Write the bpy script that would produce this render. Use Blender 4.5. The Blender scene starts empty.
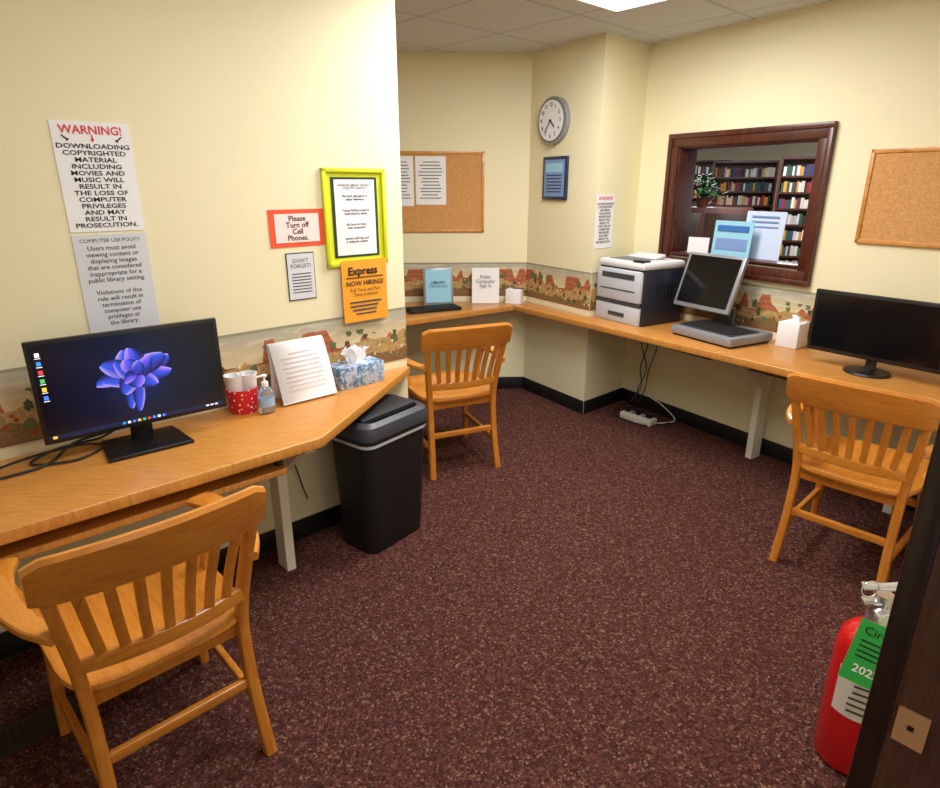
import bpy,bmesh,math,random
from mathutils import Vector,Matrix,Euler
random.seed(7)
sc=bpy.context.scene
sc.view_settings.view_transform='Standard'
sc.view_settings.look='None'
COL=sc.collection
# ------------------------------------------------------------ materials
def lin(c):
    c=c/255.
    return c/12.92 if c<=.04045 else ((c+.055)/1.055)**2.4
def C(r,g,b): return (lin(r),lin(g),lin(b),1)
def M(name,col,rough=.5,metal=0,emis=0,trans=0,coat=0,spec=None):
    m=bpy.data.materials.new(name);m.use_nodes=True
    b=m.node_tree.nodes['Principled BSDF']
    b.inputs['Base Color'].default_value=col;b.inputs['Roughness'].default_value=rough
    b.inputs['Metallic'].default_value=metal
    if emis:
        b.inputs['Emission Color'].default_value=col;b.inputs['Emission Strength'].default_value=emis
    if trans: b.inputs['Transmission Weight'].default_value=trans
    if coat: b.inputs['Coat Weight'].default_value=coat
    if spec is not None: b.inputs['Specular IOR Level'].default_value=spec
    return m
class N:
    def __init__(s,m): s.t=m.node_tree;s.b=s.t.nodes['Principled BSDF']
    def n(s,ty,**k):
        x=s.t.nodes.new(ty)
        for a,v in k.items(): setattr(x,a,v)
        return x
    def l(s,a,b): s.t.links.new(a,b)
    def math(s,op,a,b=0,c=None):
        x=s.n('ShaderNodeMath',operation=op)
        for i,v in enumerate((a,b,c)):
            if v is None: continue
            if isinstance(v,(int,float)): x.inputs[i].default_value=v
            else: s.l(v,x.inputs[i])
        return x.outputs[0]
    def ramp(s,fac,stops,interp='LINEAR'):
        r=s.n('ShaderNodeValToRGB');cr=r.color_ramp;cr.interpolation=interp
        while len(cr.elements)<len(stops): cr.elements.new(.5)
        for e,(p,c) in zip(cr.elements,stops): e.position=p;e.color=c
        s.l(fac,r.inputs[0]);return r.outputs[0]
    def mix(s,f,a,b):
        x=s.n('ShaderNodeMix',data_type='RGBA')
        for i,v in ((0,f),(6,a),(7,b)):
            if isinstance(v,(int,float)): x.inputs[i].default_value=v
            elif isinstance(v,tuple): x.inputs[i].default_value=v
            else: s.l(v,x.inputs[i])
        return x.outputs[2]
    def noise(s,vec,scale,detail=3,rough=.5,dist=0):
        x=s.n('ShaderNodeTexNoise');x.inputs['Scale'].default_value=scale;x.inputs['Detail'].default_value=detail
        x.inputs['Roughness'].default_value=rough;x.inputs['Distortion'].default_value=dist
        if vec: s.l(vec,x.inputs['Vector'])
        return x.outputs['Fac']
    def mapping(s,vec,sc=(1,1,1),rot=(0,0,0),loc=(0,0,0)):
        x=s.n('ShaderNodeMapping');x.inputs['Scale'].default_value=sc;x.inputs['Rotation'].default_value=rot;x.inputs['Location'].default_value=loc
        s.l(vec,x.inputs['Vector']);return x.outputs[0]
    def coord(s,k='Object'): return s.n('ShaderNodeTexCoord').outputs[k]
    def bump(s,h,st=.2,d=.01):
        x=s.n('ShaderNodeBump');x.inputs['Strength'].default_value=st;x.inputs['Distance'].default_value=d
        s.l(h,x.inputs['Height']);s.l(x.outputs[0],s.b.inputs['Normal'])
def wood(name,dark,mid,light,sc=(1,1,1),rot=(0,0,0),rough=.35,gs=9,coat=.15):
    m=M(name,mid,rough,coat=coat);q=N(m)
    v=q.mapping(q.coord(),sc,rot)
    a=q.noise(v,gs,6,.65,.6);b=q.noise(v,gs*7,3,.6)
    f=q.math('ADD',q.math('MULTIPLY',a,.75),q.math('MULTIPLY',b,.25))
    q.l(q.ramp(f,[(.32,dark),(.5,mid),(.68,light)]),q.b.inputs['Base Color'])
    return m
WALL=M('wall_paint',C(236,227,190),.7);q=N(WALL);q.bump(q.noise(q.coord(),180,2),.08,.002)
CARPET=M('carpet',C(90,40,45),.95,spec=.1);q=N(CARPET)
v=q.coord();vo=q.n('ShaderNodeTexVoronoi');vo.inputs['Scale'].default_value=150;q.l(v,vo.inputs['Vector'])
sep=q.n('ShaderNodeSeparateColor');q.l(vo.outputs['Color'],sep.inputs[0])
c1=q.ramp(sep.outputs[0],[(0,C(56,31,28)),(.25,C(82,47,43)),(.5,C(97,57,50)),(.74,C(114,75,61)),(.87,C(138,108,88)),(.94,C(70,51,52))],'CONSTANT')
big=q.noise(v,2.5,3);med=q.noise(v,38,2)
c2=q.mix(q.math('MULTIPLY',big,.4),c1,C(78,42,39))
q.l(q.mix(q.ramp(med,[(.45,(0,0,0,1)),(.6,(.35,.35,.35,1))]),c2,C(50,27,27)),q.b.inputs['Base Color'])
q.bump(sep.outputs[1],.3,.005)
CEIL=M('ceiling_tile',C(214,214,212),.9);q=N(CEIL)
v=q.mapping(q.coord(),rot=(0,0,-math.radians(42.66)))
br=q.n('ShaderNodeTexBrick');br.offset=0;br.inputs['Scale'].default_value=1
br.inputs['Brick Width'].default_value=.61;br.inputs['Row Height'].default_value=.61;br.inputs['Mortar Size'].default_value=.012
br.inputs['Color1'].default_value=C(214,216,220);br.inputs['Color2'].default_value=C(208,210,215);br.inputs['Mortar'].default_value=C(184,187,192)
q.l(v,br.inputs['Vector']);sp=q.noise(v,160,2)
q.l(q.mix(q.ramp(sp,[(.36,(1,1,1,1)),(.42,(0,0,0,1))]),br.outputs[0],C(190,191,194)),q.b.inputs['Base Color'])
OAKL=wood('oak_desk_left',C(178,114,48),C(202,138,62),C(216,154,78),(1.2,14,1.2),(0,0,-math.radians(42.66)))
OAKR=wood('oak_desk_right',C(172,110,50),C(196,134,64),C(212,150,80),(1.2,14,1.2),(0,0,math.radians(57.93)))
CHW=wood('chair_oak',C(186,108,36),C(208,130,46),C(220,146,60),(9,9,1.2),gs=6,rough=.3,coat=.3)
CHS=wood('chair_oak_seat',C(194,114,38),C(214,138,50),C(226,152,64),(9,1.2,9),gs=6,rough=.28,coat=.3)
CHR=wood('chair_oak_rail',C(188,110,36),C(210,134,48),C(222,148,62),(1.2,9,9),gs=6,rough=.3,coat=.3)
DKW=wood('dark_frame_wood',C(44,18,12),C(78,34,22),C(100,48,30),(8,8,1.5),gs=5)
DKW2=wood('jamb_wood_dark',C(28,15,12),C(46,25,19),C(64,36,28),(9,9,1),gs=6)
DKW3=wood('jamb_wood',C(64,38,28),C(92,58,44),C(112,76,58),(9,9,1),gs=6)
PALEW=M('raw_wood_patch',C(206,152,100),.7)
CORK=M('cork',C(206,152,92),.9);q=N(CORK);q.l(q.ramp(q.noise(q.coord(),140,3,.7),[(.3,C(180,126,70)),(.5,C(204,150,90)),(.7,C(218,166,108))]),q.b.inputs['Base Color'])
CORKF=wood('cork_frame',C(176,112,48),C(206,142,70),C(220,160,90),(4,4,4),gs=6)
BASEB=M('baseboard_black',C(22,20,24),.5)
WHITE=M('white_paint',C(236,230,214),.5)
PAPER=M('paper_white',C(238,238,240),.7);PAPER2=M('paper_grey',C(214,216,222),.7)
INK=M('ink_black',C(24,24,28),.8);INKG=M('ink_grey',C(70,72,80),.8);RED=M('ink_red',C(214,50,74),.6)
ORANGE=M('paper_orange',C(246,164,44),.7);ORRED=M('frame_orange_red',C(240,86,50),.6);PINKW=M('paper_pinkish',C(250,224,220),.7)
YGREEN=M('frame_yellow_green',C(214,222,40),.5);DGREEN=M('mat_dark_green',C(36,58,44),.6)
BLK=M('black_plastic',C(20,20,22),.35);BLK2=M('black_plastic_matte',C(30,31,34),.6);SCR=M('screen_off',C(14,14,17),.12)
GREY=M('grey_plastic',C(104,106,112),.45);LG=M('light_grey_plastic',C(222,222,224),.4);LG2=M('printer_front_grey',C(190,193,200),.4);SILV=M('silver_plastic',C(150,152,158),.3,.3)
DGREY=M('dark_grey_plastic',C(62,64,70),.4);PRBL=M('printer_dark',C(34,36,50),.4);METAL=M('chrome',C(215,215,218),.25,.8);EXR=M('extinguisher_red',C(206,22,26),.25,coat=.5)
TAGG=M('tag_green',C(34,170,70),.5);LABEL=M('extinguisher_label',C(226,222,214),.5)
BLUEF=M('frame_blue',C(44,50,74),.4);PAPB=M('paper_blue',C(120,150,200),.6);PAPC=M('paper_cyan',C(150,204,226),.6)
TISSUE=M('tissue',C(246,246,248),.8)
CLEAR=M('clear_plastic',C(225,232,240),.08,trans=.85)
REDC=M('holder_red',C(206,28,40),.5);q=N(REDC);vo=q.n('ShaderNodeTexVoronoi');vo.inputs['Scale'].default_value=60;q.l(q.coord(),vo.inputs['Vector'])
q.l(q.ramp(vo.outputs['Distance'],[(.22,C(250,240,240)),(.3,C(208,26,40))]),q.b.inputs['Base Color'])
TBOX=M('tissue_box_print',C(120,160,200),.5);q=N(TBOX)
q.l(q.ramp(q.noise(q.coord(),26,3,.6,1.2),[(.36,C(70,110,150)),(.46,C(126,160,196)),(.54,C(208,218,230)),(.64,C(130,140,180))]),q.b.inputs['Base Color'])
LEAF=M('leaf',C(30,70,30),.5)
# ------------------------------------------------------------ geometry helpers
def link(o,P=None):
    COL.objects.link(o)
    if P: o.parent=P
    return o
def finish(bm,name,mat,P,smooth=False):
    bmesh.ops.recalc_face_normals(bm,faces=bm.faces)
    me=bpy.data.meshes.new(name);bm.to_mesh(me);bm.free()
    for m in (mat if isinstance(mat,list) else [mat]): me.materials.append(m)
    if smooth:
        for p in me.polygons: p.use_smooth=True
        try: me.set_sharp_from_angle(angle=math.radians(35))
        except Exception: pass
    return link(bpy.data.objects.new(name,me),P)
def grp(name,x,y,z=0,rz=0):
    e=bpy.data.objects.new(name,None);e.empty_display_size=.1
    e.location=(x,y,z);e.rotation_euler=(0,0,math.radians(rz));COL.objects.link(e);return e
def bmbox(bm,c,s,bev=0,rot=None,mi=0):
    r=bmesh.ops.create_cube(bm,size=1);vs=r['verts']
    bmesh.ops.scale(bm,vec=s,verts=vs)
    fs=set(f for v in vs for f in v.link_faces)
    if bev:
        es=list(set(e for v in vs for e in v.link_edges))
        rb=bmesh.ops.bevel(bm,geom=es,offset=bev,segments=2,profile=.5,affect='EDGES')
        vs=list(set(rb['verts'])|set(v for v in vs if v.is_valid))
        fs=set(f for v in vs for f in v.link_faces)
    for f in fs: f.material_index=mi
    if rot: bmesh.ops.rotate(bm,cent=(0,0,0),matrix=Euler(rot).to_matrix(),verts=vs)
    bmesh.ops.translate(bm,vec=c,verts=vs)
def box(P,name,c,s,mat,bev=0,rot=None):
    bm=bmesh.new();bmbox(bm,c,s,bev,rot);return finish(bm,name,mat,P,bev>0)
def boxes(P,name,lst,mat,bev=0):
    bm=bmesh.new()
    for c,s,*r in lst: bmbox(bm,c,s,bev,None,r[0] if r else 0)
    return finish(bm,name,mat,P,bev>0)
def prism(P,name,poly,z0,z1,mat,bev=0):
    bm=bmesh.new();vs=[bm.verts.new((x,y,z0)) for x,y in poly];f=bm.faces.new(vs)
    r=bmesh.ops.extrude_face_region(bm,geom=[f]);nv=[g for g in r['geom'] if isinstance(g,bmesh.types.BMVert)]
    bmesh.ops.translate(bm,vec=(0,0,z1-z0),verts=nv)
    if bev:
        es=[e for e in bm.edges if abs(e.verts[0].co.z-e.verts[1].co.z)<1e-5]
        bmesh.ops.bevel(bm,geom=es,offset=bev,segments=3,profile=.5,affect='EDGES')
    return finish(bm,name,mat,P,bev>0)
def cr(pts,k=6):
    pts=[Vector(p) for p in pts];P=[pts[0]*2-pts[1]]+pts+[pts[-1]*2-pts[-2]];o=[]
    for i in range(1,len(P)-2):
        for j in range(k):
            t=j/k;a,b,c,d=P[i-1],P[i],P[i+1],P[i+2]
            o.append(.5*((2*b)+(c-a)*t+(2*a-5*b+4*c-d)*t*t+(3*b-a-3*c+d)*t**3))
    o.append(pts[-1]);return o
def sweep(P,name,pts,W,H,mat,ref=(0,1,0),n=12,e=.5,smooth=True,bm0=None):
    bm=bm0 or bmesh.new();pts=[Vector(p) for p in pts];m=len(pts);rings=[];ref=Vector(ref)
    for i,p in enumerate(pts):
        t=(pts[min(i+1,m-1)]-pts[max(i-1,0)]).normalized()
        side=t.cross(ref);side=side.normalized() if side.length>1e-4 else Vector((1,0,0))
        up=side.cross(t).normalized()
        f=i/(m-1);w=W if not isinstance(W,(list,tuple)) else W[0]+(W[1]-W[0])*f
        h=H if not isinstance(H,(list,tuple)) else H[0]+(H[1]-H[0])*f
        ring=[]
        for j in range(n):
            a=2*math.pi*(j+.5)/n;ca,sa=math.cos(a),math.sin(a)
            ring.append(bm.verts.new(p+side*(math.copysign(abs(ca)**e,ca)*w/2)+up*(math.copysign(abs(sa)**e,sa)*h/2)))
        rings.append(ring)
    for a,b in zip(rings,rings[1:]):
        for j in range(n): bm.faces.new((a[j],a[(j+1)%n],b[(j+1)%n],b[j]))
    bm.faces.new(rings[0][::-1]);bm.faces.new(rings[-1])
    if bm0: return
    return finish(bm,name,mat,P,smooth)
def tube(P,name,pts,r,mat,k=6,n=8,zmin=None):
    pp=cr(pts,k) if k>1 else [Vector(p) for p in pts]
    if zmin is not None:
        for p in pp: p.z=max(p.z,zmin)
    return sweep(P,name,pp,2*r,2*r,mat,ref=(.3,.2,.93),n=n,e=1)
def lathe(P,name,prof,c,mat,seg=28,sx=1,sy=1):
    bm=bmesh.new();rings=[]
    for r,z in prof: rings.append([bm.verts.new((c[0]+sx*r*math.cos(2*math.pi*j/seg),c[1]+sy*r*math.sin(2*math.pi*j/seg),c[2]+z)) for j in range(seg)])
    for a,b in zip(rings,rings[1:]):
        for j in range(seg): bm.faces.new((a[j],a[(j+1)%seg],b[(j+1)%seg],b[j]))
    bm.faces.new(rings[0][::-1]);bm.faces.new(rings[-1])
    return finish(bm,name,mat,P,True)
def disc(P,name,c,r,th,mat,axis='Y',seg=40):
    bm=bmesh.new();bmesh.ops.create_cone(bm,cap_ends=True,segments=seg,radius1=r,radius2=r,depth=th)
    if axis=='Y': bmesh.ops.rotate(bm,cent=(0,0,0),matrix=Matrix.Rotation(math.pi/2,3,'X'),verts=bm.verts)
    bmesh.ops.translate(bm,vec=c,verts=bm.verts);return finish(bm,name,mat,P,True)
def text(P,s,size,x,z,mat,y=-.004,al='CENTER',bold=0,sx=1,rot=None,name='lettering'):
    cu=bpy.data.curves.new(name,'FONT');cu.body=s;cu.size=size;cu.align_x=al;cu.align_y='CENTER';cu.offset=bold*size;cu.space_line=.95
    cu.resolution_u=2
    cu.materials.append(mat);o=bpy.data.objects.new(name,cu);COL.objects.link(o);o.parent=P
    o.location=(x,y,z);o.rotation_euler=rot or (math.pi/2,0,0);o.scale=(sx,1,1);return o
# ------------------------------------------------------------ frames
class F:
    def __init__(s,o,rz): s.o=Vector(o);s.rz=rz;a=math.radians(rz);s.x=Vector((math.cos(a),math.sin(a)));s.n=Vector((math.sin(a),-math.cos(a)))
    def p(s,u,d=0): return s.o+s.x*u+s.n*d
    def g(s,name,u,d,z): q=s.p(u,d);return grp(name,q.x,q.y,z,s.rz)
L=F((-.630,2.758),42.66);R=F((1.467,4.176),-57.93);Cw=F((.441,4.903),-57.6);D=F((.833,4.285),42.66);B=F((.441,4.903),2)
FW=F((.483,.556),42.66)   # door wall plane, +x away from the doorway, n points out of the room
def inter(a,da,b,db):
    k=((b.x-a.x)*db.y-(b.y-a.y)*db.x)/(da.x*db.y-da.y*db.x);return a+da*k
DR=inter(D.o,D.x,R.o,R.x);RF=inter(R.o,R.x,FW.o,FW.x)
CEILZ=2.48;T2=lambda v:(v.x,v.y)
ft=.12
Gs=-2.7
Gl=L.p(Gs);Gf=inter(Gl,L.n,FW.o,FW.x)
# ------------------------------------------------------------ shell
prism(None,'floor',[(-5,-3),(9,-3),(9,16),(-5,16)],-.05,0,CARPET)
prism(None,'ceiling',[(-5,-.9),(9,-.9),(9,16),(-5,16)],CEILZ,CEILZ+.05,CEIL)
le=L.p(.42)
prism(None,'wall_left',[T2(L.p(Gs-ft)),T2(le),T2(L.p(.42,-ft)),T2(L.p(Gs-ft,-ft))],0,CEILZ,WALL)
bl=B.p(-1.85)
prism(None,'wall_back',[T2(B.p(-1.85)),T2(B.p(.0)),T2(B.p(0,-ft)),T2(B.p(-1.85,-ft))],0,CEILZ,WALL)
ha=L.p(-1.0,-ft)
prism(None,'wall_alcove',[T2(bl),T2(ha),(ha.x-.12,ha.y-.05),(bl.x-.12,bl.y)],0,CEILZ,WALL)
prism(None,'wall_column',[T2(Cw.o),T2(D.o),T2(DR),(DR.x+.05,DR.y+.25),(B.o.x+.1,B.o.y+.25),T2(B.p(0,-ft))],0,CEILZ,WALL)
wx0,wx1,wz0,wz1=-.19,.75,1.145,1.84
u0=(DR-R.o).dot(R.x);u1=(RF-R.o).dot(R.x)
e=R.g('wall_right',0,0,0)
bm=bmesh.new()
def rb(a,b,z0,z1): bmbox(bm,((a+b)/2,.07,(z0+z1)/2),(b-a,.14,z1-z0))
rb(u0,wx0,0,CEILZ);rb(wx1,u1+.2,0,CEILZ);rb(wx0,wx1,0,wz0);rb(wx0,wx1,wz1,CEILZ)
o=finish(bm,'wall_right_panel',WALL,e)
prism(None,'wall_front',[T2(FW.p(.035)),T2(RF+FW.x*.1),T2(RF+FW.x*.1+FW.n*ft),T2(FW.p(.035,ft))],0,CEILZ,WALL)
prism(None,'wall_front_near',[T2(FW.p(-.95)),T2(Gf-FW.x*.1),T2(Gf-FW.x*.1+FW.n*ft),T2(FW.p(-.95,ft))],0,CEILZ,WALL)
prism(None,'wall_end',[T2(Gl),T2(Gf),T2(Gf-L.x*ft),T2(Gl-L.x*ft)],0,CEILZ,WALL)
# door frame
dj=FW.g('door_frame',0,0,0)
zt=2.1
boxes(dj,'jamb',[((.0175,-.09,zt/2),(.035,.19,zt))],DKW3)
boxes(dj,'stop_and_casing',[((.015,.0125,zt/2),(.036,.025,zt)),((.07,.012,zt/2),(.09,.02,zt))],DKW2,.003)
boxes(dj,'header',[((-.455,-.06,zt+.02),(1.0,.2,.05)),((-.9225,-.06,zt/2),(.035,.2,zt))],DKW3)
boxes(dj,'strike_plate',[((-.0015,-.020,1.02),(.003,.03,.046))],PALEW)
box(dj,'strike_hole',(-.0035,-.020,1.022),(.002,.006,.006),DKW2)
# baseboards
def bb(name,fr,a,b): 
    e=fr.g(name,0,0,0);box(e,'skirting',((a+b)/2,-.006,.05),(b-a,.012,.1),BASEB,.003)
bb('baseboard_left',L,Gs,.42);bb('baseboard_back',B,-1.85,0);bb('baseboard_column',Cw,0,(D.o-Cw.o).length)
bb('baseboard_column_side',D,0,(DR-D.o).length);bb('baseboard_right',R,u0,u1)
# wallpaper border : painted desert scene
BORD=M('wallpaper_border_print',C(200,170,120),.8);q=N(BORD)
uv=q.coord('UV');sx=q.n('ShaderNodeSeparateXYZ');q.l(uv,sx.inputs[0]);U,V=sx.outputs[0],sx.outputs[1]
m2=q.mapping(uv,(1,.26,1));blot=q.noise(m2,30,3,.6);fine=q.noise(m2,90,2,.6)
def prof(scale,off):
    cu=q.n('ShaderNodeCombineXYZ');q.l(U,cu.inputs[0]);cu.inputs[1].default_value=off
    return q.noise(cu.outputs[0],scale,1.5)
sky=q.ramp(V,[(.3,C(226,202,152)),(.65,C(208,188,148)),(.9,C(178,172,152))])
cloud=q.ramp(q.noise(q.mapping(m2,(1,4,1)),9,3),[(.5,(0,0,0,1)),(.65,(.5,.5,.5,1))]);colr=q.mix(cloud,sky,C(228,216,186))
mesa=q.n('ShaderNodeMapRange');q.l(prof(5.5,3.1),mesa.inputs[0]);mesa.inputs[1].default_value=.47;mesa.inputs[2].default_value=.53;mesa.inputs[3].default_value=.42;mesa.inputs[4].default_value=.78
wv=q.math('SINE',q.math('ADD',q.math('MULTIPLY',V,48),q.math('MULTIPLY',blot,9)))
strat=q.mix(q.math('MULTIPLY',q.math('ADD',wv,1),.35),C(182,106,68),C(146,72,48))
colr=q.mix(q.math('LESS_THAN',V,q.math('ADD',mesa.outputs[0],q.math('MULTIPLY',blot,.06))),colr,strat)
hill=q.math('ADD',.16,q.math('MULTIPLY',prof(6,8.4),.6))
colr=q.mix(q.math('LESS_THAN',V,hill),colr,q.ramp(blot,[(.38,C(150,130,80)),(.5,C(196,160,104)),(.6,C(176,132,78))]))
near=q.math('ADD',.02,q.math('MULTIPLY',prof(8,12.7),.42))
colr=q.mix(q.math('LESS_THAN',V,near),colr,q.ramp(fine,[(.4,C(112,84,48)),(.55,C(150,112,66)),(.66,C(90,92,50))]))
def spots(scl,rad,thr,col,base,vlo,vhi,loc,sy=1.):
    vo=q.n('ShaderNodeTexVoronoi');vo.inputs['Scale'].default_value=scl;q.l(q.mapping(m2,(1,sy,1),loc=loc),vo.inputs['Vector'])
    s2=q.n('ShaderNodeSeparateColor');q.l(vo.outputs['Color'],s2.inputs[0])
    a=q.math('LESS_THAN',q.math('ADD',vo.outputs['Distance'],q.math('MULTIPLY',fine,.35)),rad)
    a=q.math('MULTIPLY',a,q.math('GREATER_THAN',s2.outputs[0],thr))
    a=q.math('MULTIPLY',a,q.math('MULTIPLY',q.math('GREATER_THAN',V,vlo),q.math('LESS_THAN',V,vhi)))
    return q.mix(a,base,col)
colr=spots(15,.5,.25,C(96,106,66),colr,.2,.72,(0,0,0),.8)
colr=spots(20,.46,.35,C(70,80,48),colr,.1,.62,(3,5,0),.7)
colr=spots(24,.42,.5,C(156,70,40),colr,.05,.5,(8,1,0))
colr=spots(30,.38,.55,C(236,222,188),colr,.1,.5,(2,2,0))
colr=q.mix(q.math('GREATER_THAN',V,.955),colr,C(150,146,120))
colr=q.mix(q.math('LESS_THAN',V,.05),colr,C(130,92,60))
q.l(colr,q.b.inputs['Base Color'])
run=0
for k,(fr,a,b) in enumerate(((L,Gs,.42),(B,-1.85,0),(Cw,0,(D.o-Cw.o).length),(D,0,(DR-D.o).length),(R,u0,u1))):
    bm=bmesh.new();uvl=bm.loops.layers.uv.new();z0,z1=.77,1.03
    vs=[bm.verts.new(p) for p in ((a,-.003,z0),(b,-.003,z0),(b,-.003,z1),(a,-.003,z1))]
    f=bm.faces.new(vs)
    for lp,uvv in zip(f.loops,((run,0),(run+b-a,0),(run+b-a,1),(run,1))): lp[uvl].uv=uvv
    run+=b-a+.37
    e=fr.g('trim_%d'%(k+1),0,0,0);finish(bm,'wallpaper_border',BORD,e)
# ------------------------------------------------------------ desks
ZD=.73;TH=.042
dk=grp('computer_desk',0,0,0,0)
poly=[T2(L.p(-2.6,.004)),T2(L.p(.41,.004)),T2(L.p(.415,.03)),T2(L.p(-.387,.555)),T2(L.p(-2.6,.555))]
prism(dk,'top',poly,ZD-TH,ZD,OAKL,.006)
def bracket(P,fr,s,dw,depth,mat):
    a=fr.p(s,dw)
    z1=ZD-TH
    bm=bmesh.new()
    bmbox(bm,(0,0,z1/2),(.04,.085,z1));
    bmbox(bm,(0,-(depth-dw)/2+.02,z1-.02),(.04,depth-dw,.04))
    Lb=math.hypot(depth-dw-.08,.2)
    bmbox(bm,(0,-(depth-dw-.08)/2-.02,z1-.12),(.035,Lb,.045),0,(-math.atan2(.2,depth-dw-.08),0,0))
    bmesh.ops.rotate(bm,cent=(0,0,0),matrix=Matrix.Rotation(math.radians(fr.rz),3,'Z'),verts=bm.verts)
    bmesh.ops.translate(bm,vec=(a.x,a.y,0),verts=bm.verts)
    finish(bm,'support_leg',mat,P)
bracket(dk,L,-.40,.17,.50,WHITE)
def tray(P,fr,a,b,d0,d1,z,mat):
    prism(P,'keyboard_tray',[T2(fr.p(a,d0)),T2(fr.p(b,d0)),T2(fr.p(b,d1)),T2(fr.p(a,d1))],z-.022,z,mat,.003)
    for s in (a+.01,b-.01):
        prism(P,'tray_rail',[T2(fr.p(s-.01,d0+.03)),T2(fr.p(s+.01,d0+.03)),T2(fr.p(s+.01,d1-.03)),T2(fr.p(s-.01,d1-.03))],z,ZD-TH,BLK2)
tray(dk,L,-1.45,-.52,.2,.53,.642,OAKL)
dk2=grp('computer_desk',0,0,0,0)
fr_dir=Vector((1.95-.38,2.45-4.63)).normalized()
fend=inter(Vector((.38,4.63)),fr_dir,FW.o-FW.n*.004,FW.x)
i3=lambda v,d:(v.x+d[0],v.y+d[1])
poly=[T2(fend),(.385,4.625),(.335,4.70),(-.42,4.16),(-1.15,3.54),(-1.35,3.7),(bl.x+.06,bl.y-.04),(.437,4.895),i3(D.o,(-.006,-.004)),i3(DR,(-.002,-.006)),(RF.x-.006,RF.y-.002)]
prism(dk2,'top',poly,ZD-TH,ZD,OAKR,.006)
bracket(dk2,R,.70,.10,.44,WHITE)
bracket(dk2,R,1.5,.10,.42,WHITE)
TRW=wood('tray_wood',C(70,38,20),C(106,62,34),C(130,80,46),(2,2,2),gs=8)
tray(dk2,R,-.22,.55,.1,.43,.655,TRW)
tray(dk2,R,.80,1.42,.1,.42,.655,TRW)
def LP(s,d,z): p=L.p(s,d);return (p.x,p.y,z)
tube(dk,'under_desk_cord',[LP(-1.2,.02,.55),LP(-.95,.03,.42),LP(-.7,.02,.5),LP(-.5,.03,.46),LP(-.35,.02,.6)],.004,WHITE)
tube(dk,'under_desk_cord_dark',[LP(-1.1,.02,.6),LP(-.8,.03,.48),LP(-.55,.03,.55),LP(-.3,.02,.5),LP(-.2,.02,.2)],.003,BLK2)
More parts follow.
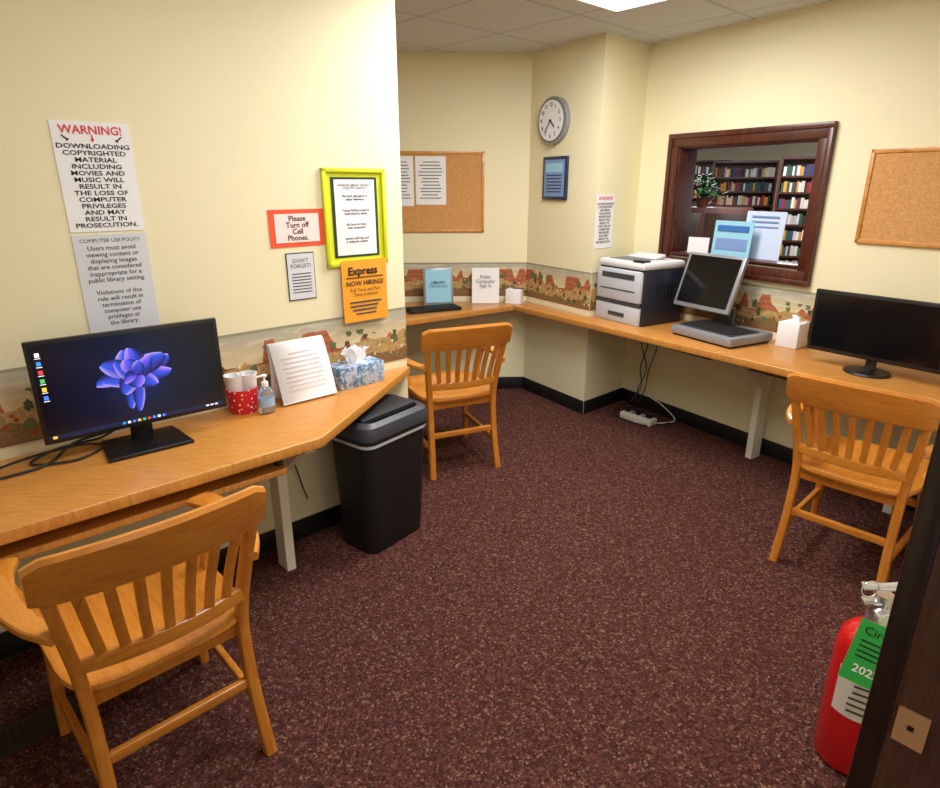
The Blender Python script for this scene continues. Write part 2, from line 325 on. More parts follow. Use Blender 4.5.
# ------------------------------------------------------------ chairs
def chair(x,y,fx,fy):
    rz=math.degrees(math.atan2(fy,fx))-90
    P=grp('wooden_armchair',x,y,0,rz);P.scale=(1,1,1.02)
    for s in (-1,1):
        sweep(P,'back_leg_post',cr([(s*.205,-.035,0),(s*.195,.0,.22),(s*.195,.015,.44),(s*.215,-.02,.64),(s*.24,-.075,.84)]),(.036,.03),(.046,.03),CHW)
        sweep(P,'front_leg',cr([(s*.215,.47,0),(s*.205,.45,.22),(s*.195,.42,.445)]),(.03,.042),(.03,.042),CHW)
        sweep(P,'arm',cr([(s*.222,-.03,.645),(s*.262,.06,.648),(s*.285,.2,.645),(s*.28,.33,.64),(s*.262,.42,.632)]),(.045,.085),.026,CHS,ref=(0,0,1),e=.45)
        sweep(P,'arm_support',cr([(s*.215,.30,.44),(s*.235,.32,.53),(s*.272,.33,.64)]),(.034,.03),(.044,.034),CHW)
        sweep(P,'side_stretcher',[(s*.2,.0,.17),(s*.21,.46,.17)],.022,.032,CHW,ref=(0,0,1))
    sweep(P,'front_stretcher',[(-.2,.45,.25),(.2,.45,.25)],.022,.032,CHR,ref=(0,0,1))
    sweep(P,'back_stretcher',[(-.19,.005,.24),(.19,.005,.24)],.022,.032,CHR,ref=(0,0,1))
    bm=bmesh.new();n=40
    def pt(a,k):
        ca,sa=math.cos(a),math.sin(a);ex=.42
        X=math.copysign(abs(ca)**ex,ca)*(.235+.012*sa)*k;Y=.235+math.copysign(abs(sa)**ex,sa)*.25*k
        return X,Y
    rings=[]
    for k,z in ((.9,.432),(.98,.437),(1.0,.447),(.99,.459),(.93,.464),(.7,.455),(.35,.450)):
        rings.append([bm.verts.new((*pt(2*math.pi*i/n,k),z)) for i in range(n)])
    for a,b in zip(rings,rings[1:]):
        for i in range(n): bm.faces.new((a[i],a[(i+1)%n],b[(i+1)%n],b[i]))
    bm.faces.new(rings[0][::-1]);bm.faces.new(rings[-1])
    finish(bm,'seat',CHS,P,True)
    boxes(P,'seat_apron',[((0,.03,.415),(.37,.02,.05)),((0,.43,.415),(.37,.02,.05)),((-.19,.23,.415),(.02,.4,.05)),((.19,.23,.415),(.02,.4,.05))],CHW,.002)
    def yb(x,z): return -.075-.045*(1-(x/.25)**2)-(z-.80)*.28
    bm=bmesh.new();n=16;rows=[]
    for i in range(n+1):
        x=-.262+.524*i/n;zt_=.868+.012*(1-(x/.262)**2)-(.016 if i in(0,n) else 0);zb=.745+.006*(1-(x/.262)**2)+(.01 if i in(0,n) else 0)
        q_=[]
        for z,off in ((zb,-.011),(zb+.008,-.014),(zt_-.012,-.014),(zt_,-.006),(zt_,.006),(zt_-.012,.012),(zb+.008,.012),(zb,.009)):
            q_.append(bm.verts.new((x,yb(x,z)+off+.01,z)))
        rows.append(q_)
    for a,b in zip(rows,rows[1:]):
        for j in range(8): bm.faces.new((a[j],a[(j+1)%8],b[(j+1)%8],b[j]))
    bm.faces.new(rows[0][::-1]);bm.faces.new(rows[-1]);finish(bm,'crest_rail',CHR,P,True)
    rail=[(x,.0-.035*(1-(x/.2)**2)-.002,.535) for x in [-.2+.04*i for i in range(11)]]
    sweep(P,'lower_back_rail',rail,.022,.042,CHR,ref=(0,0,1),e=.4)
    for i in range(7):
        x=-.147+.049*i;xt=x*1.22
        yl=-.035*(1-(x/.2)**2)-.002
        sweep(P,'slat',cr([(x,yl,.54),(x*1.1,yl-.02,.64),(xt,yb(xt,.76)+.008,.762)],4),.026,.012,CHW,ref=(0,1,0),e=.45,n=8)
    return P
chair(-.768,1.297,-.70,.715)
chair(-.04,3.33,-.404,.915)
chair(1.535,2.285,.73,.69)
# ------------------------------------------------------------ trash bin
rzb=math.degrees(math.atan2(.293,.222))
T=grp('trash_can',-.418,2.635,0,rzb);T.scale=(1.05,1.04,1.12)
def rring(bm,w,d,z,r=.05,n=6):
    o=[]
    for cx,cy,a0 in ((1,1,0),(-1,1,90),(-1,-1,180),(1,-1,270)):
        for i in range(n):
            a=math.radians(a0+90*i/(n-1));o.append(bm.verts.new((cx*(w/2-r)+r*math.cos(a),cy*(d/2-r)+r*math.sin(a),z)))
    return o
def shell(P,name,prof,mat,cap0=True,cap1=True):
    bm=bmesh.new();rs=[rring(bm,*p) for p in prof]
    for a,b in zip(rs,rs[1:]):
        m=len(a)
        for j in range(m): bm.faces.new((a[j],a[(j+1)%m],b[(j+1)%m],b[j]))
    if cap0: bm.faces.new(rs[0][::-1])
    if cap1: bm.faces.new(rs[-1])
    return finish(bm,name,mat,P,True)
BIN=M('bin_black',C(24,25,28),.5)
shell(T,'bin_body',[(.33,.21,0),(.335,.215,.01),(.37,.255,.49),(.385,.27,.492),(.385,.27,.51),(.36,.245,.51),(.33,.21,.03)],BIN)
shell(T,'bin_liner',[(.372,.257,.478),(.379,.264,.477),(.383,.268,.4895),(.372,.258,.4905)],PAPER2)
shell(T,'lid_rim',[(.392,.277,.508),(.395,.28,.535),(.385,.268,.56),(.35,.232,.575),(.33,.212,.572),(.32,.2,.54)],M('lid_grey',C(66,68,76),.4),True,True)
sweep(T,'swing_flap',[(-.155,.02,.566),(.155,.02,.566)],.175,.03,M('flap',C(44,45,51),.4),ref=(0,0,1),e=.5)
# ------------------------------------------------------------ monitors
def monitor(P,w,h,zb,bez,scrmat,yo=0,body=BLK):
    boxes(P,'bezel',[((0,yo,zb+h/2),(w,.02,h))],body,.004)
    box(P,'back_shell',(0,yo+.022,zb+h/2),(w*.9,.03,h*.8),BLK2,.01)
    o=box(P,'screen',(0,yo-.0105,zb+h/2+.003),(w-2*bez,.002,h-2*bez-.006),scrmat);return o
BL=M('desktop_background',C(2,3,10),.2);q=N(BL)
mp=q.mapping(q.coord('Object'),loc=(.0,0,-.98));g=q.n('ShaderNodeVectorMath',operation='LENGTH');q.l(mp,g.inputs[0])
q.l(q.ramp(g.outputs['Value'],[(0,C(16,44,100)),(.12,C(10,24,54)),(.3,C(4,7,14))]),q.b.inputs['Emission Color']);q.b.inputs['Emission Strength'].default_value=.9
mon=grp('computer_monitor',-1.15,2.035,0,40.5)
monitor(mon,.585,.34,.803,.012,BL)
box(mon,'stand_neck',(0,.045,.83),(.07,.03,.18),BLK,.005)
prism(mon,'stand_base',[(-.14,-.11),(.13,-.11),(.115,.09),(-.125,.09)],ZD+.0005,ZD+.014,BLK,.004)
box(mon,'taskbar',(0,-.0125,.825),(.555,.001,.014),M('taskbar',C(18,30,66),.4,emis=.6))
PET=M('bloom_petals',C(0,0,0),.4);q=N(PET);at=q.n('ShaderNodeVertexColor');at.layer_name='col'
q.l(at.outputs[0],q.b.inputs['Emission Color']);q.b.inputs['Emission Strength'].default_value=1.0
bm=bmesh.new();cl=bm.loops.layers.float_color.new('col')
def lerp(a,b,t): return tuple(a[i]+(b[i]-a[i])*t for i in range(3))
cA,cB,cC,cD=C(8,24,130)[:3],C(30,100,255)[:3],C(130,90,250)[:3],C(225,190,255)[:3]
def petal(cx,cz,ang,ln,wd,y,curl,tone):
    nu,nv=12,10;g=[]
    ca,sa=math.cos(ang),math.sin(ang)
    for i in range(nu+1):
        t=i/nu;row=[]
        wv=wd*math.sin(math.pi*min(1,t*.82+.12))**.7
        for j in range(nv+1):
            s_=j/nv*2-1;l_=ln*t;c_=s_*wv/2+curl*t*t
            row.append((bm.verts.new((cx+(l_*ca-c_*sa)*1.12,y,cz+l_*sa+c_*ca)),t,s_))
        g.append(row)
    for i in range(nu):
        for j in range(nv):
            qd=(g[i][j],g[i+1][j],g[i+1][j+1],g[i][j+1]);f=bm.faces.new([v[0] for v in qd])
            for lp,v in zip(f.loops,qd):
                t,s_=v[1],v[2]
                k=max(0,min(1,.5+.5*s_));fold=.5+.5*math.sin(s_*3.2+t*2.5+tone*5)
                c_=lerp(cA,cB,min(1,t*.8+.1));c_=lerp(c_,cC,fold*.8*tone+.1*t);c_=lerp(c_,cD,max(0,k-.72)*3*t)
                c_=lerp(c_,(0.003,.008,.06),min(.92,max(0,.55-k)*1.9))
                lp[cl]=(*c_,1)
cx0,cz0=-.0,.99
y=-.0125
for a,ln,wd,cu,tn in ((250,.10,.03,.01,.1),(275,.11,.028,-.01,.2),(170,.085,.05,.02,.0),(200,.075,.05,-.015,.2),(10,.09,.052,.015,.6),(335,.08,.05,.02,.7),(40,.085,.055,-.01,.5),(140,.08,.055,.01,.3),(100,.075,.07,.0,.4),(70,.07,.05,.02,.8),
    (305,.06,.045,.01,.6),(225,.06,.045,.01,.3),(20,.055,.045,.02,.9),(160,.055,.045,-.02,.5),(90,.045,.05,.01,.8),(270,.04,.04,0,.9),(45,.035,.035,.01,.4),(190,.03,.03,.01,1.)):
    petal(cx0,cz0,math.radians(a),ln*1.2,wd*1.25,y,cu*1.6,tn);y-=.00006
o=finish(bm,'bloom_picture',PET,mon)
icl=[M('icon_%d'%i,c,.5,emis=1.0) for i,c in enumerate([C(230,232,240),C(40,140,230),C(220,60,50),C(60,180,90),C(240,190,50),C(60,120,240)])]
bm=bmesh.new()
for i in range(6): bmbox(bm,(-.262,-.0125,1.10-.028*i),(.012,.001,.013),mi=i%6)
for i in range(6): bmbox(bm,(-.262,-.0125,1.089-.028*i),(.016,.001,.002),mi=0)
for i in range(9): bmbox(bm,(-.06+.016*i,-.0133,.825),(.009,.001,.008),mi=(i*5+1)%6)
for i in range(3): bmbox(bm,(.22+.016*i,-.0133,.825),(.01,.001,.005),mi=0)
bmbox(bm,(-.262,-.0133,.825),(.012,.001,.008),mi=4)
finish(bm,'desktop_icons',icl,mon)
tube(mon,'power_cord',[(.02,.05,.86),(-.02,.10,.80),(-.12,.14,.737),(-.25,.13,.737),(-.34,.04,.737),(-.22,-.02,.737),(-.12,.06,.737),(-.2,.12,.737),(-.35,.10,.737),(-.5,.02,.737)],.004,BLK2,zmin=.7355)
tube(mon,'video_cord',[(-.02,.05,.86),(-.06,.12,.77),(-.2,.15,.737),(-.3,.0,.737),(-.45,-.03,.737)],.0045,BLK2,zmin=.736)
mon2=grp('computer_monitor',1.935,2.90,0,-54)
monitor(mon2,.60,.31,.795,.016,SCR)
lathe(mon2,'stand_neck',[(.03,0),(.024,.02),(.024,.1)],(0,.03,ZD+.012),BLK)
lathe(mon2,'stand_base',[(.1,0),(.105,.004),(.1,.012),(.03,.02)],(0,.0,ZD+.0005),BLK,sy=.9)
mon3=grp('computer_monitor',-.60,4.47,0,60)
monitor(mon3,.42,.30,.80,.016,SCR)
box(mon3,'stand_neck',(0,.03,.80),(.06,.03,.14),BLK,.004);prism(mon3,'stand_base',[(-.11,-.08),(.11,-.08),(.11,.08),(-.11,.08)],ZD+.0005,ZD+.012,BLK,.004)
# older desktop computer with raised display
pc=grp('desktop_computer',1.515,3.64,0,-62)
box(pc,'case_base',(0,-.02,ZD+.035),(.45,.36,.05),SILV,.012)
box(pc,'case_foot',(0,-.02,ZD+.0055),(.42,.33,.01),BLK2)
box(pc,'keyboard_deck',(0,-.04,ZD+.063),(.38,.24,.008),DGREY,.003)
bm=bmesh.new()
for r_ in range(6):
    for c_ in range(14): bmbox(bm,(-.172+.0265*c_,-.14+.034*r_,ZD+.07),(.022,.028,.008))
finish(bm,'keys',BLK2,pc)
box(pc,'neck',(-.07,.09,ZD+.10),(.13,.03,.12),DGREY,.006)
sg=bpy.data.objects.new('display',None);COL.objects.link(sg);sg.parent=pc;sg.location=(-.19,.0,ZD+.14);sg.rotation_euler=(math.radians(-18),0,0)
box(sg,'display_bezel',(0,0,.17),(.43,.03,.345),SILV,.008);box(sg,'screen',(0,-.016,.175),(.385,.003,.30),SCR)
box(sg,'display_back',(0,.022,.17),(.36,.025,.27),DGREY,.008)
# printer
pr=R.g('laser_printer',-.185,.268,ZD+.0005);pr.rotation_euler[2]=math.radians(-59);pr.scale=(1.05,1.04,1.09)
box(pr,'paper_tray_section',(-.01,-.15,.055),(.385,.06,.11),LG2,.006)
box(pr,'side_body',(0,.01,.165),(.4,.35,.33),PRBL,.01)
box(pr,'front_shell',(-.01,-.155,.225),(.385,.06,.19),LG2,.014)
box(pr,'top_cover',(0,0,.35),(.405,.365,.045),LG,.018)
box(pr,'output_recess',(-.02,-.02,.372),(.25,.24,.008),GREY,.003)
box(pr,'output_ramp',(-.02,.06,.383),(.24,.1,.018),LG,.006,(.2,0,0))
box(pr,'control_panel',(.14,-.145,.376),(.09,.06,.014),BLK2,.004)
boxes(pr,'tray_gaps',[((-.01,-.176,.12),(.385,.012,.018)),((-.01,-.186,.2),(.3,.004,.006)),((-.01,-.181,.05),(.14,.006,.022)),((-.01,-.186,.282),(.28,.004,.03))],DGREY)
boxes(pr,'side_vents',[((.201,-.05+.03*i,.2),(.004,.012,.09)) for i in range(5)],BLK)
tb=R.g('tissue_box',.815,.085,ZD);tb.rotation_euler[2]+=.1
box(tb,'carton',(0,0,.07),(.12,.12,.14),PAPER,.004)
sweep(tb,'tissue',cr([(0,0,.13),(.01,.0,.155),(-.015,.005,.175)]),(.07,.01),(.03,.01),TISSUE,ref=(0,1,0))
# ------------------------------------------------------------ left desk items
ch=L.g('cup_holder',-.475,.09,ZD)
lathe(ch,'holder',[(.052,0),(.056,.01),(.062,.1),(.058,.1),(.05,.02)],(0,0,0),REDC)
for i,(x,y) in enumerate(((-.025,.005),(.027,-.005))): lathe(ch,'paper_cup',[(.026,.02),(.036,.15),(.038,.155),(.034,.155),(.024,.05)],(x,y,0),PAPER)
sz=L.g('hand_sanitizer_bottle',-.415,.175,ZD)
lathe(sz,'bottle',[(.03,0),(.033,.006),(.033,.075),(.026,.1),(.012,.112),(.012,.118)],(0,0,0),CLEAR,sy=.75)
lathe(sz,'label',[(.0336,.03),(.0336,.065)],(0,0,0),M('san_label',C(150,180,214),.5),sy=.76)
lathe(sz,'pump_collar',[(.014,.112),(.014,.13),(.005,.132),(.005,.15),(.012,.152),(.012,.158)],(0,0,0),PAPER)
box(sz,'pump_spout',(-.016,-.0,.155),(.04,.009,.007),PAPER,.002)
st=L.g('brochure_stand',-.215,.12,ZD+.004)
bm=bmesh.new();prf=[(-.035,0),(-.05,.006),(-.045,.02),(-.012,.12),(.03,.22),(.05,.245),(.06,.23),(.045,.14),(.06,.02),(.07,0)];pp=cr([(0,a,b) for a,b in prf],4);rows=[]
for p in pp: rows.append((bm.verts.new((-.125,p.y,max(0,p.z))),bm.verts.new((.125,p.y,max(0,p.z)))))
for a,b in zip(rows,rows[1:]): bm.faces.new((a[0],a[1],b[1],b[0]))
o=finish(bm,'bent_sheet',PAPER,st,True);md=o.modifiers.new('s','SOLIDIFY');md.thickness=.003
PRL=M('faint_print',C(208,184,186),.8)
for i in range(9):
    z=.2-.018*i
    y=(-.012+(z-.12)*.36) if z<.12 else (-.012+(z-.12)*.42)
    box(st,'print_line',(random.uniform(-.01,.01),y-.006,z),(.17 if i else .1,.001,.003),PRL)
tx=L.g('tissue_box',.065,.085,ZD)
box(tx,'carton',(0,0,.05),(.235,.115,.1),TBOX,.003);lathe(tx,'opening',[(.05,.1),(.05,.1015)],(0,0,0),PAPER2,sy=.5)
bm=bmesh.new();n=14;rows=[]
for j in range(6):
    k=j/5;rows.append([bm.verts.new(((.035+.03*k)*math.cos(2*math.pi*i/n)*(1+.3*math.sin(i*2.1+j)),(.012+.012*k)*math.sin(2*math.pi*i/n)+.008*math.sin(i*1.7),.098+.07*k+.016*k*math.sin(i*2.4))) for i in range(n)])
for a,b in zip(rows,rows[1:]):
    for i in range(n): bm.faces.new((a[i],a[(i+1)%n],b[(i+1)%n],b[i]))
finish(bm,'tissue',TISSUE,tx,True)
# ------------------------------------------------------------ alcove items
fs=grp('acrylic_sign_holder',-.24,4.70,ZD,8)
box(fs,'frame',(0,0,.14),(.225,.01,.28),SILV,.003,(-.14,0,0));box(fs,'sheet',(0,-.008,.145),(.19,.004,.24),PAPC,0,(-.14,0,0));box(fs,'foot',(0,.0,.004),(.22,.09,.008),CLEAR)
text(fs,'LIBRARY\nCATALOG',.03,0,.16,BLUEF,-.012)
kb=grp('computer_keyboard',-.27,4.49,ZD,25);box(kb,'body',(0,0,.012),(.4,.14,.024),BLK,.005)
boxes(kb,'keys',[((-.175+.025*i,-.05+.025*j,.027),(.02,.02,.006)) for i in range(15) for j in range(5)],BLK2)
pp_=grp('paper_sign_stand',.12,4.80,ZD,0);box(pp_,'sheet',(0,0,.135),(.21,.004,.27),PAPER,0,(-.12,0,0));box(pp_,'foot',(0,.03,.003),(.2,.08,.006),CLEAR)
text(pp_,'Public\nComputer\nSign In',.035,0,.17,INKG,-.01,rot=(math.pi/2-.12,0,0))
cp=grp('note_paper_cube',.345,4.80,ZD,-20);box(cp,'block',(0,0,.055),(.12,.09,.11),PAPER,.004);box(cp,'tray',(0,0,.006),(.13,.1,.012),LG,.003);box(cp,'pen',(.03,0,.115),(.09,.008,.008),INKG)
# ------------------------------------------------------------ wall signs
def sheet(P,w,h,mat,th=.002): return box(P,'paper',(0,-th/2-.001,0),(w,th,h),mat)
def sign(name,fr,s0,s1,z0,z1,mat,d=.0,tilt=0):
    e=fr.g(name,(s0+s1)/2,d,(z0+z1)/2);e.rotation_euler[1]=tilt;sheet(e,s1-s0,z1-z0,mat);return e
w=sign('warning_poster',L,-.945,-.715,1.45,1.795,PAPER)
text(w,'WARNING!',.036,0,.146,RED,bold=.02)
for x,sx_ in ((-.085,1),(0,0),(.085,-1)):
    box(w,'arrow_shaft',(x*.95,-.004,.124),(.004,.001,.018),INK if sx_ else RED,0,(0,-sx_*.9,0))
    bm=bmesh.new();v=[bm.verts.new((x*.95+sx_*.008+a,-.0045,.116+b)) for a,b in ((-.006,.004),(.006,.004),(0,-.006))];bm.faces.new(v);finish(bm,'arrow_head',RED if not sx_ else INK,w)
WL=['DOWNLOADING','COPYRIGHTED','MATERIAL','INCLUDING','MOVIES AND','MUSIC WILL','RESULT IN','THE LOSS OF','COMPUTER','PRIVILEGES','AND MAY','RESULT IN','PROSECUTION.']
for i,t in enumerate(WL):
    text(w,t,.0205,0,.097-.0208*i,INK,bold=.018,sx=1.34)
w=sign('policy_poster',L,-.945,-.715,1.10,1.44,PAPER2,tilt=0)
text(w,'COMPUTER USE POLICY',.0175,0,.15,INKG)
for i,t in enumerate(['Users must avoid','viewing content or','displaying images','that are considered','inappropriate for a','public library setting.','','Violations of this','rule will result in','termination of','computer use','privileges at','the library.']): text(w,t,.0215,0,.125-.0215*i,INKG,bold=.008)
w=sign('cell_phone_sign',L,-.25,.0,1.355,1.505,ORRED)
box(w,'card',(0,-.004,0),(.20,.002,.115),PINKW)
for i,t in enumerate(['Please','Turn off','Cell','Phones.']): text(w,t,.031,0,.038-.026*i,INK,-.006,bold=.015)
w=sign('reminder_notice',L,-.19,-.06,1.13,1.33,INKG)
box(w,'sheet',(0,-.004,0),(.122,.002,.19),PAPER2);text(w,"DON'T\nFORGET!",.024,0,.055,INKG,-.006)
for i in range(7): box(w,'print_line',(0,-.0055,.012-.013*i),(.09,.0005,.004),INKG)
w=L.g('framed_rules_notice',.16,0,1.4625)
boxes(w,'frame',[((0,-.009,.198),(.32,.018,.018)),((0,-.009,-.198),(.32,.018,.018)),((-.151,-.009,0),(.018,.018,.415)),((.151,-.009,0),(.018,.018,.415))],YGREEN,.003)
box(w,'mat_board',(0,-.004,0),(.29,.004,.385),YGREEN);box(w,'mat_inner',(.0,-.007,0),(.235,.002,.34),DGREEN);box(w,'sheet',(0,-.009,0),(.205,.002,.32),PAPER)
text(w,'RIVERSIDE LIBRARY DISTRICT\nCODE OF CONDUCT',.013,0,.13,INK,-.011,bold=.01)
for i in range(4):
    text(w,['No loud, disruptive or\nother behaviour','Young children must be\nsupervised by adults','No food or drink\nnear computers','Library staff may end\na computer session'][i],.0145,0,.085-.06*i,INK,-.011,bold=.02)
w=sign('express_flyer',L,.06,.30,1.0,1.28,ORANGE,d=.02)
box(w,'lower_fold',(0,-.003,-.12),(.235,.002,.04),ORANGE)
text(w,'Express',.05,-.01,.09,INK,-.006,bold=.03);box(w,'rule',(0,-.005,.062),(.2,.001,.004),INK)
text(w,'NOW HIRING!',.031,0,.035,INK,-.006,bold=.02);text(w,'Full Time and Part\nTime positions',.022,0,-.005,INK,-.006)
for i in range(4): box(w,'print_line',(random.uniform(-.01,.01),-.005,-.05-.018*i),(.17-.02*i,.001,.007),INKG)
w=sign('copyright_warning_sign',D,.0,.205,1.19,1.54,PAPER)
text(w,'WARNING!',.032,0,.15,RED,bold=.02)
for i in range(13): text(w,WL[i],.0195,0,.115-.0208*i,INK,bold=.025,sx=1.2)
ck=Cw.g('wall_clock',.285,0,2.02)
disc(ck,'case',(0,-.02,0),.152,.04,SILV);disc(ck,'rim_dark',(0,-.042,0),.138,.004,GREY);disc(ck,'dial',(0,-.045,0),.13,.004,PAPER)
for i in range(12):
    a=2*math.pi*i/12;text(ck,str(i or 12),.034,.1*math.sin(a),.1*math.cos(a),INK,-.049,bold=.015)
box(ck,'hour_hand',(.022,-.051,-.022),(.008,.002,.065),INK,0,(0,math.radians(135),0));box(ck,'minute_hand',(-.025,-.053,-.035),(.006,.002,.1),INK,0,(0,math.radians(36),0));disc(ck,'hub',(0,-.052,0),.008,.006,INK)
w=Cw.g('framed_certificate',.315,0,1.645)
box(w,'frame',(0,-.01,0),(.26,.02,.29),BLUEF,.004);box(w,'picture',(0,-.021,0),(.215,.002,.245),PAPB)
box(w,'picture_top',(0,-.0225,.07),(.18,.001,.06),PAPC)
for i in range(6): box(w,'print_line',(0,-.023,.02-.022*i),(.16,.001,.007),BLUEF)
def cork(name,fr,s0,s1,z0,z1):
    w=fr.g(name,(s0+s1)/2,0,(z0+z1)/2);a,b=s1-s0,z1-z0
    box(w,'cork',(0,-.006,0),(a-.02,.01,b-.02),CORK)
    boxes(w,'frame',[((0,-.009,b/2-.01),(a,.018,.02)),((0,-.009,-b/2+.01),(a,.018,.02)),((-a/2+.01,-.009,0),(.02,.018,b)),((a/2-.01,-.009,0),(.02,.018,b))],CORKF,.003);return w
w=cork('cork_board',R,1.02,1.62,1.317,1.768)
w=cork('cork_board',B,-1.25,-.335,1.26,1.835)
for x0,x1,z0,z1 in ((-.845,-.62,1.46,1.80),(-1.08,-.86,1.45,1.80)):
    box(w,'notice_sheet',((x0+x1)/2+.7925,-.015,(z0+z1)/2-1.5475),(x1-x0,.002,z1-z0),PAPER)
    for i in range(12): box(w,'notice_line',((x0+x1)/2+.7925+random.uniform(-.008,.008),-.0165,z1-1.5475-.04-.023*i),((x1-x0)*random.uniform(.5,.8),.0006,.006),INKG)
# ------------------------------------------------------------ window
wf=R.g('window_1',0,0,0)
ox0,ox1,oz0,oz1=-.262,.822,1.06,1.913
def frame(P,name,x0,x1,z0,z1,t,y,dy,mat,bev=.004):
    return boxes(P,name,[(((x0+x1)/2,y,z1-t/2),(x1-x0,dy,t)),(((x0+x1)/2,y,z0+t/2),(x1-x0,dy,t)),((x0+t/2,y,(z0+z1)/2),(t,dy,z1-z0-2*t)),((x1-t/2,y,(z0+z1)/2),(t,dy,z1-z0-2*t))],mat,bev)
frame(wf,'casing',ox0,ox1,oz0,oz1,.08,-.012,.024,DKW)
frame(wf,'casing_back_band',ox0,ox1,oz0,oz1,.03,-.028,.012,DKW)
frame(wf,'jamb_lining',wx0+.002,wx1-.002,wz0+.002,wz1-.002,.014,.075,.17,DKW)
box(wf,'sill_board',((wx0+wx1)/2,.06,wz0+.018),(wx1-wx0-.04,.16,.012),DKW,.002)
frame(wf,'far_casing',ox0,ox1,oz0,oz1,.07,.152,.02,DKW)
def standp(name,s,y,w_,h_,mat,rz=0):
    e=R.g(name,s,-y,wz0+.0245);e.rotation_euler[2]+=rz
    box(e,'sheet',(0,0,h_/2),(w_,.003,h_),mat,0,(-.08,0,0));box(e,'foot',(0,.008,.002),(w_,.02,.003),CLEAR)
    return e
a=standp('window_flyer',.27,.02,.27,.22,PAPC);box(a,'flyer_photo',(0,-.006,.08),(.22,.002,.07),PAPB,0,(-.08,0,0));box(a,'flyer_title',(0,-.002,.175),(.22,.002,.035),M('title_blue',C(50,110,180),.6),0,(-.08,0,0))
a=standp('window_notice',.42,.105,.26,.28,M('paper_bluish',C(206,220,244),.6));
for i in range(3): box(a,'print_line',(0,-.002,.25-.03*i),(.18,.002,.008),PAPB,0,(-.08,0,0))
a=standp('window_leaflet',-.03,.09,.14,.10,PAPER,.3)
# ------------------------------------------------------------ library room beyond
LIBW=M('library_wall',C(226,214,184),.8)
prism(None,'wall_library_back',[(.9,14.2),(8.5,14.2),(8.5,14.3),(.9,14.3)],0,CEILZ,LIBW)
prism(None,'wall_library_side',[(.8,5.3),(.9,5.3),(.9,14.3),(.8,14.3)],0,CEILZ,LIBW)
BK=[M('book_%d'%i,c,.7) for i,c in enumerate([C(214,206,190),C(150,40,40),C(50,70,120),C(40,90,60),C(230,226,220),C(90,60,90),C(210,150,60),C(40,40,46),C(180,180,186)])]
def bookcase(x,y,rz,w_,h_,shelves,mat=DKW):
    P=grp('bookcase',x,y,0,rz)
    lst=[((-w_/2,0,h_/2),(.03,.3,h_)),((w_/2,0,h_/2),(.03,.3,h_)),((0,.14,h_/2),(w_,.02,h_)),((0,0,h_-.015),(w_,.3,.03))]
    for i in range(shelves): lst.append(((0,0,.06+i*(h_-.1)/shelves),(w_-.03,.29,.025)))
    boxes(P,'carcass',lst,mat)
    bm=bmesh.new()
    for i in range(shelves):
        x_=-w_/2+.03;z=.0725+i*(h_-.1)/shelves;mx=(h_-.1)/shelves-.06
        while x_<w_/2-.06:
            t=random.uniform(.02,.045);hh=mx*random.uniform(.72,.98);bmbox(bm,(x_+t/2,-.03,z+hh/2),(t*.92,.22,hh),mi=random.randrange(9));x_+=t
    finish(bm,'books',BK,P)
bookcase(4.62,8.6,-28,1.0,1.95,9)
bookcase(5.6,9.9,-28,1.2,2.0,9)
bookcase(4.25,10.2,-20,.9,1.95,9)
bookcase(2.2,12.5,-10,1.5,2.05,9)
bookcase(4.2,12.9,-10,1.6,2.05,9)
cab=grp('library_cabinet',3.15,8.7,0,-20);box(cab,'body',(0,0,.66),(1.2,.4,1.32),DKW,.01)
boxes(cab,'doors',[((-.3,-.205,.66),(.55,.015,1.18)),((.3,-.205,.66),(.55,.015,1.18))],DKW2,.005)
pl=grp('potted_plant',3.1,8.66,1.32,0);pl.scale=(.85,.85,.85)
lathe(pl,'pot',[(.07,0),(.1,.13),(.11,.14),(.09,.14),(.08,.08)],(0,0,0),M('pot',C(120,60,40),.6))
bm=bmesh.new()
for i in range(240):
    a=random.uniform(0,6.28);r_=random.uniform(.03,.38);z=.2+random.uniform(0,.34)-r_*.4;c=Vector((r_*math.cos(a),r_*math.sin(a),z))
    d=Vector((math.cos(a),math.sin(a),random.uniform(-.6,.6))).normalized()*.08;s_=Vector((-math.sin(a),math.cos(a),0))*.03
    bm.faces.new([bm.verts.new(p) for p in (c-d,c+s_,c+d,c-s_)])
finish(bm,'foliage',LEAF,pl)
for i in range(9):
    a=i*.7;
    tube(pl,'stem',[(0,0,.1),(.05*math.cos(a),.05*math.sin(a),.25),(.18*math.cos(a),.18*math.sin(a),.33)],.004,LEAF)
# ------------------------------------------------------------ floor things
ps=grp('power_strip',1.20,4.14,0,-50)
box(ps,'body',(0,0,.025),(.26,.09,.05),M('beige_plastic',C(206,200,186),.5),.01);boxes(ps,'outlets',[((-.09+.045*i,0,.051),(.03,.03,.003)) for i in range(5)],GREY,.001)
boxes(ps,'plugs',[((-.09,0,.07),(.035,.035,.04)),((-.0,0,.07),(.035,.035,.04)),((.09,0,.066),(.04,.04,.03))],BLK,.004)
wc=grp('computer_cables',0,0,0,0)
def RP(s,d,z): p=R.p(s,d);return (p.x,p.y,z)
for i,(s,zt_) in enumerate(((-.26,.66),(-.22,.62),(-.28,.6))):
    tube(wc,'cable',[RP(s,.06,zt_),RP(s+.05*math.sin(i*2),.05,.5),RP(s-.03+.04*i,.07,.33),RP(s+.02,.10,.2),RP(s+.02+.03*i,.20,.10)],.004,BLK2)
tube(wc,'cable_light',[RP(-.25,.03,.62),RP(-.3,.04,.35),RP(-.2,.06,.15),RP(-.1,.03,.09),RP(.05,.05,.02),RP(.0,.2,.012),RP(-.1,.3,.012)],.004,LG)
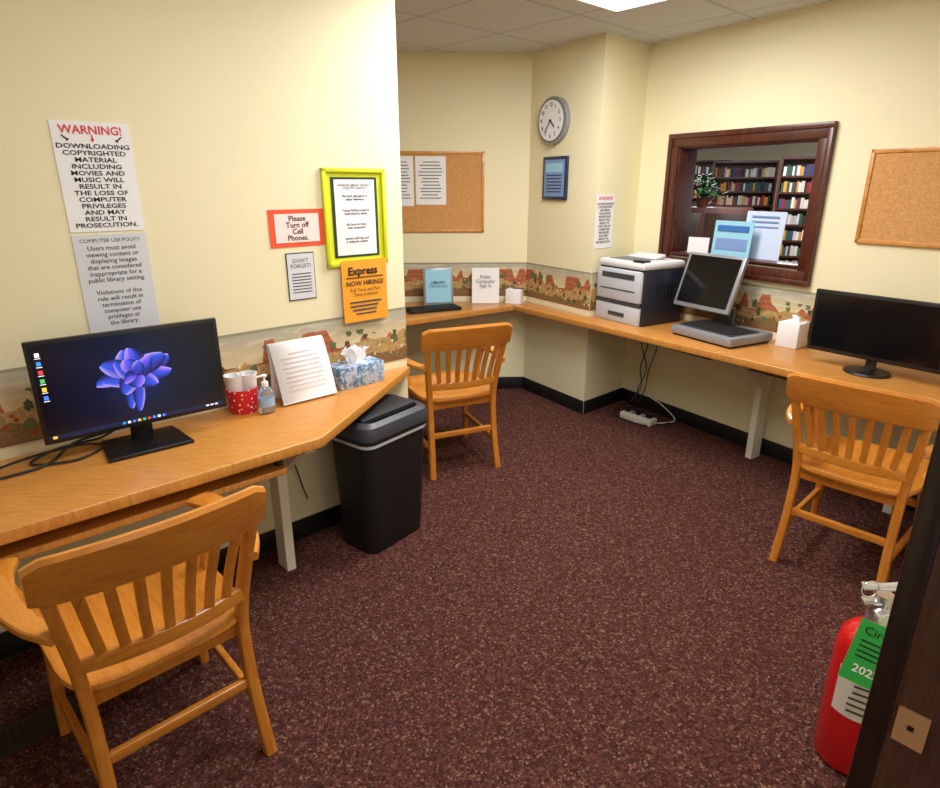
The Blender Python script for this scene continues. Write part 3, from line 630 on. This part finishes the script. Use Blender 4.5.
tube(wc,'cable_floor',[RP(-.35,.2,.01),RP(-.3,.3,.01),RP(-.1,.32,.01),RP(.02,.25,.01),RP(.05,.1,.01)],.004,BLK2)
# extinguisher
ex=grp('fire_extinguisher',1.113,1.40,0,0);ex.scale=(1.03,1.03,1.06)
lathe(ex,'cylinder',[(.07,0),(.082,.008),(.086,.02),(.086,.36),(.078,.40),(.055,.425),(.03,.435),(.026,.44)],(0,0,0),EXR,36)
bm=bmesh.new();n=16;rows=[]
for z in (.19,.33): rows.append([bm.verts.new((.0872*math.cos(a),.0872*math.sin(a),z)) for a in [math.radians(190+130*i/n) for i in range(n+1)]])
for i in range(n): bm.faces.new((rows[0][i],rows[0][i+1],rows[1][i+1],rows[1][i]))
finish(bm,'label',LABEL,ex,True)
for i in range(6):
    a0=math.radians(228+random.uniform(-3,3));
    box(ex,'label_line',(.088*math.cos(a0+.15),.088*math.sin(a0+.15),.315-.02*i),(.06,.001,.006),INKG if i else EXR,0,(0,0,a0+.15+math.pi/2))
lathe(ex,'valve_body',[(.026,.435),(.034,.445),(.034,.49),(.022,.50),(.022,.53)],(0,0,0),METAL)
sweep(ex,'carry_handle',cr([(-.05,.01,.505),(.03,-.01,.515),(.09,-.03,.52),(.13,-.045,.505)]),.034,.01,METAL,ref=(0,0,1))
sweep(ex,'squeeze_lever',cr([(-.06,.01,.55),(.0,-.01,.56),(.09,-.03,.585),(.13,-.045,.58)]),.032,.01,METAL,ref=(0,0,1))
disc(ex,'gauge',(-.02,-.04,.485),.024,.016,METAL);disc(ex,'gauge_dial',(-.02,-.049,.485),.02,.002,PAPER)
tube(ex,'hose',[(.02,.03,.49),(.06,.08,.5),(.07,.10,.42),(.065,.10,.2)],.011,BLK)
lathe(ex,'nozzle',[(.01,.2),(.016,.12),(.018,.12)],(.065,.10,-.0),BLK)
tube(ex,'pull_pin_ring',[(-.06+.022*math.cos(a),-.02,.56+.022*math.sin(a)) for a in [i*.7 for i in range(10)]],.002,METAL,3)
tg=bpy.data.objects.new('inspection_tag',None);COL.objects.link(tg);tg.parent=ex;tg.location=(-.07,-.10,.455);tg.rotation_euler=(-.2,.16,math.radians(-32))
box(tg,'tag_card',(0,0,-.03),(.10,.002,.165),TAGG);text(tg,'Circle',.03,0,.028,INK,-.003);text(tg,'2022',.03,0,-.075,PAPER,-.003,bold=.02)
for i in range(4): box(tg,'tag_line',(0,-.002,.0-.014*i),(.07,.0006,.004),INK)
tube(tg,'tag_wire',[(0,0,.045),(.02,.02,.06),(.04,.05,.05)],.0012,METAL)
rg=L.g('floor_register',-1.42,.44,0);box(rg,'grille_plate',(0,0,.003),(.3,.13,.006),M('register',C(62,50,46),.5,.3),.002)
boxes(rg,'slots',[((-.125+.0208*i,0,.0065),(.009,.1,.002)) for i in range(13)],BLK)
# ------------------------------------------------------------ lights
PANEL=M('light_diffuser',C(250,250,255),.5,emis=3.0)
def panel(x,y,A,Bd,energy,rz=42.66):
    P=grp('ceiling_light',x,y,CEILZ,rz)
    box(P,'diffuser',(0,0,-.008),(A-.04,Bd-.04,.012),PANEL)
    boxes(P,'trim',[((0,Bd/2-.01,-.006),(A,.02,.014)),((0,-Bd/2+.01,-.006),(A,.02,.014)),((A/2-.01,0,-.006),(.02,Bd,.014)),((-A/2+.01,0,-.006),(.02,Bd,.014))],WHITE)
    ld=bpy.data.lights.new('tube_light','AREA');ld.shape='RECTANGLE';ld.size=A-.06;ld.size_y=Bd-.06;ld.energy=energy;ld.color=(1,.98,.96)
    lo=bpy.data.objects.new('tube_light',ld);COL.objects.link(lo);lo.parent=P;lo.location=(0,0,-.02)
panel(.53,3.13,1.22,.61,46)
panel(.15,1.45,1.22,.61,25)  # unseen panel, added overhead to light the near part of the room
panel(3.0,6.0,1.22,.61,50,0);panel(3.3,7.9,1.22,.61,50,0);panel(3.6,10.8,1.22,.61,60,0)
wd=bpy.data.worlds.new('World');sc.world=wd;wd.use_nodes=True
bg=wd.node_tree.nodes['Background'];bg.inputs[0].default_value=(.95,.97,1,1);bg.inputs[1].default_value=.75
# ------------------------------------------------------------ camera
cam=bpy.data.cameras.new('camera');co=bpy.data.objects.new('camera',cam);COL.objects.link(co)
cam.sensor_width=36;cam.lens=36*620/940;cam.clip_start=.02
co.location=(0,0,1.6);co.rotation_euler=(math.pi/2-math.atan(209/620),0,0)
sc.camera=co
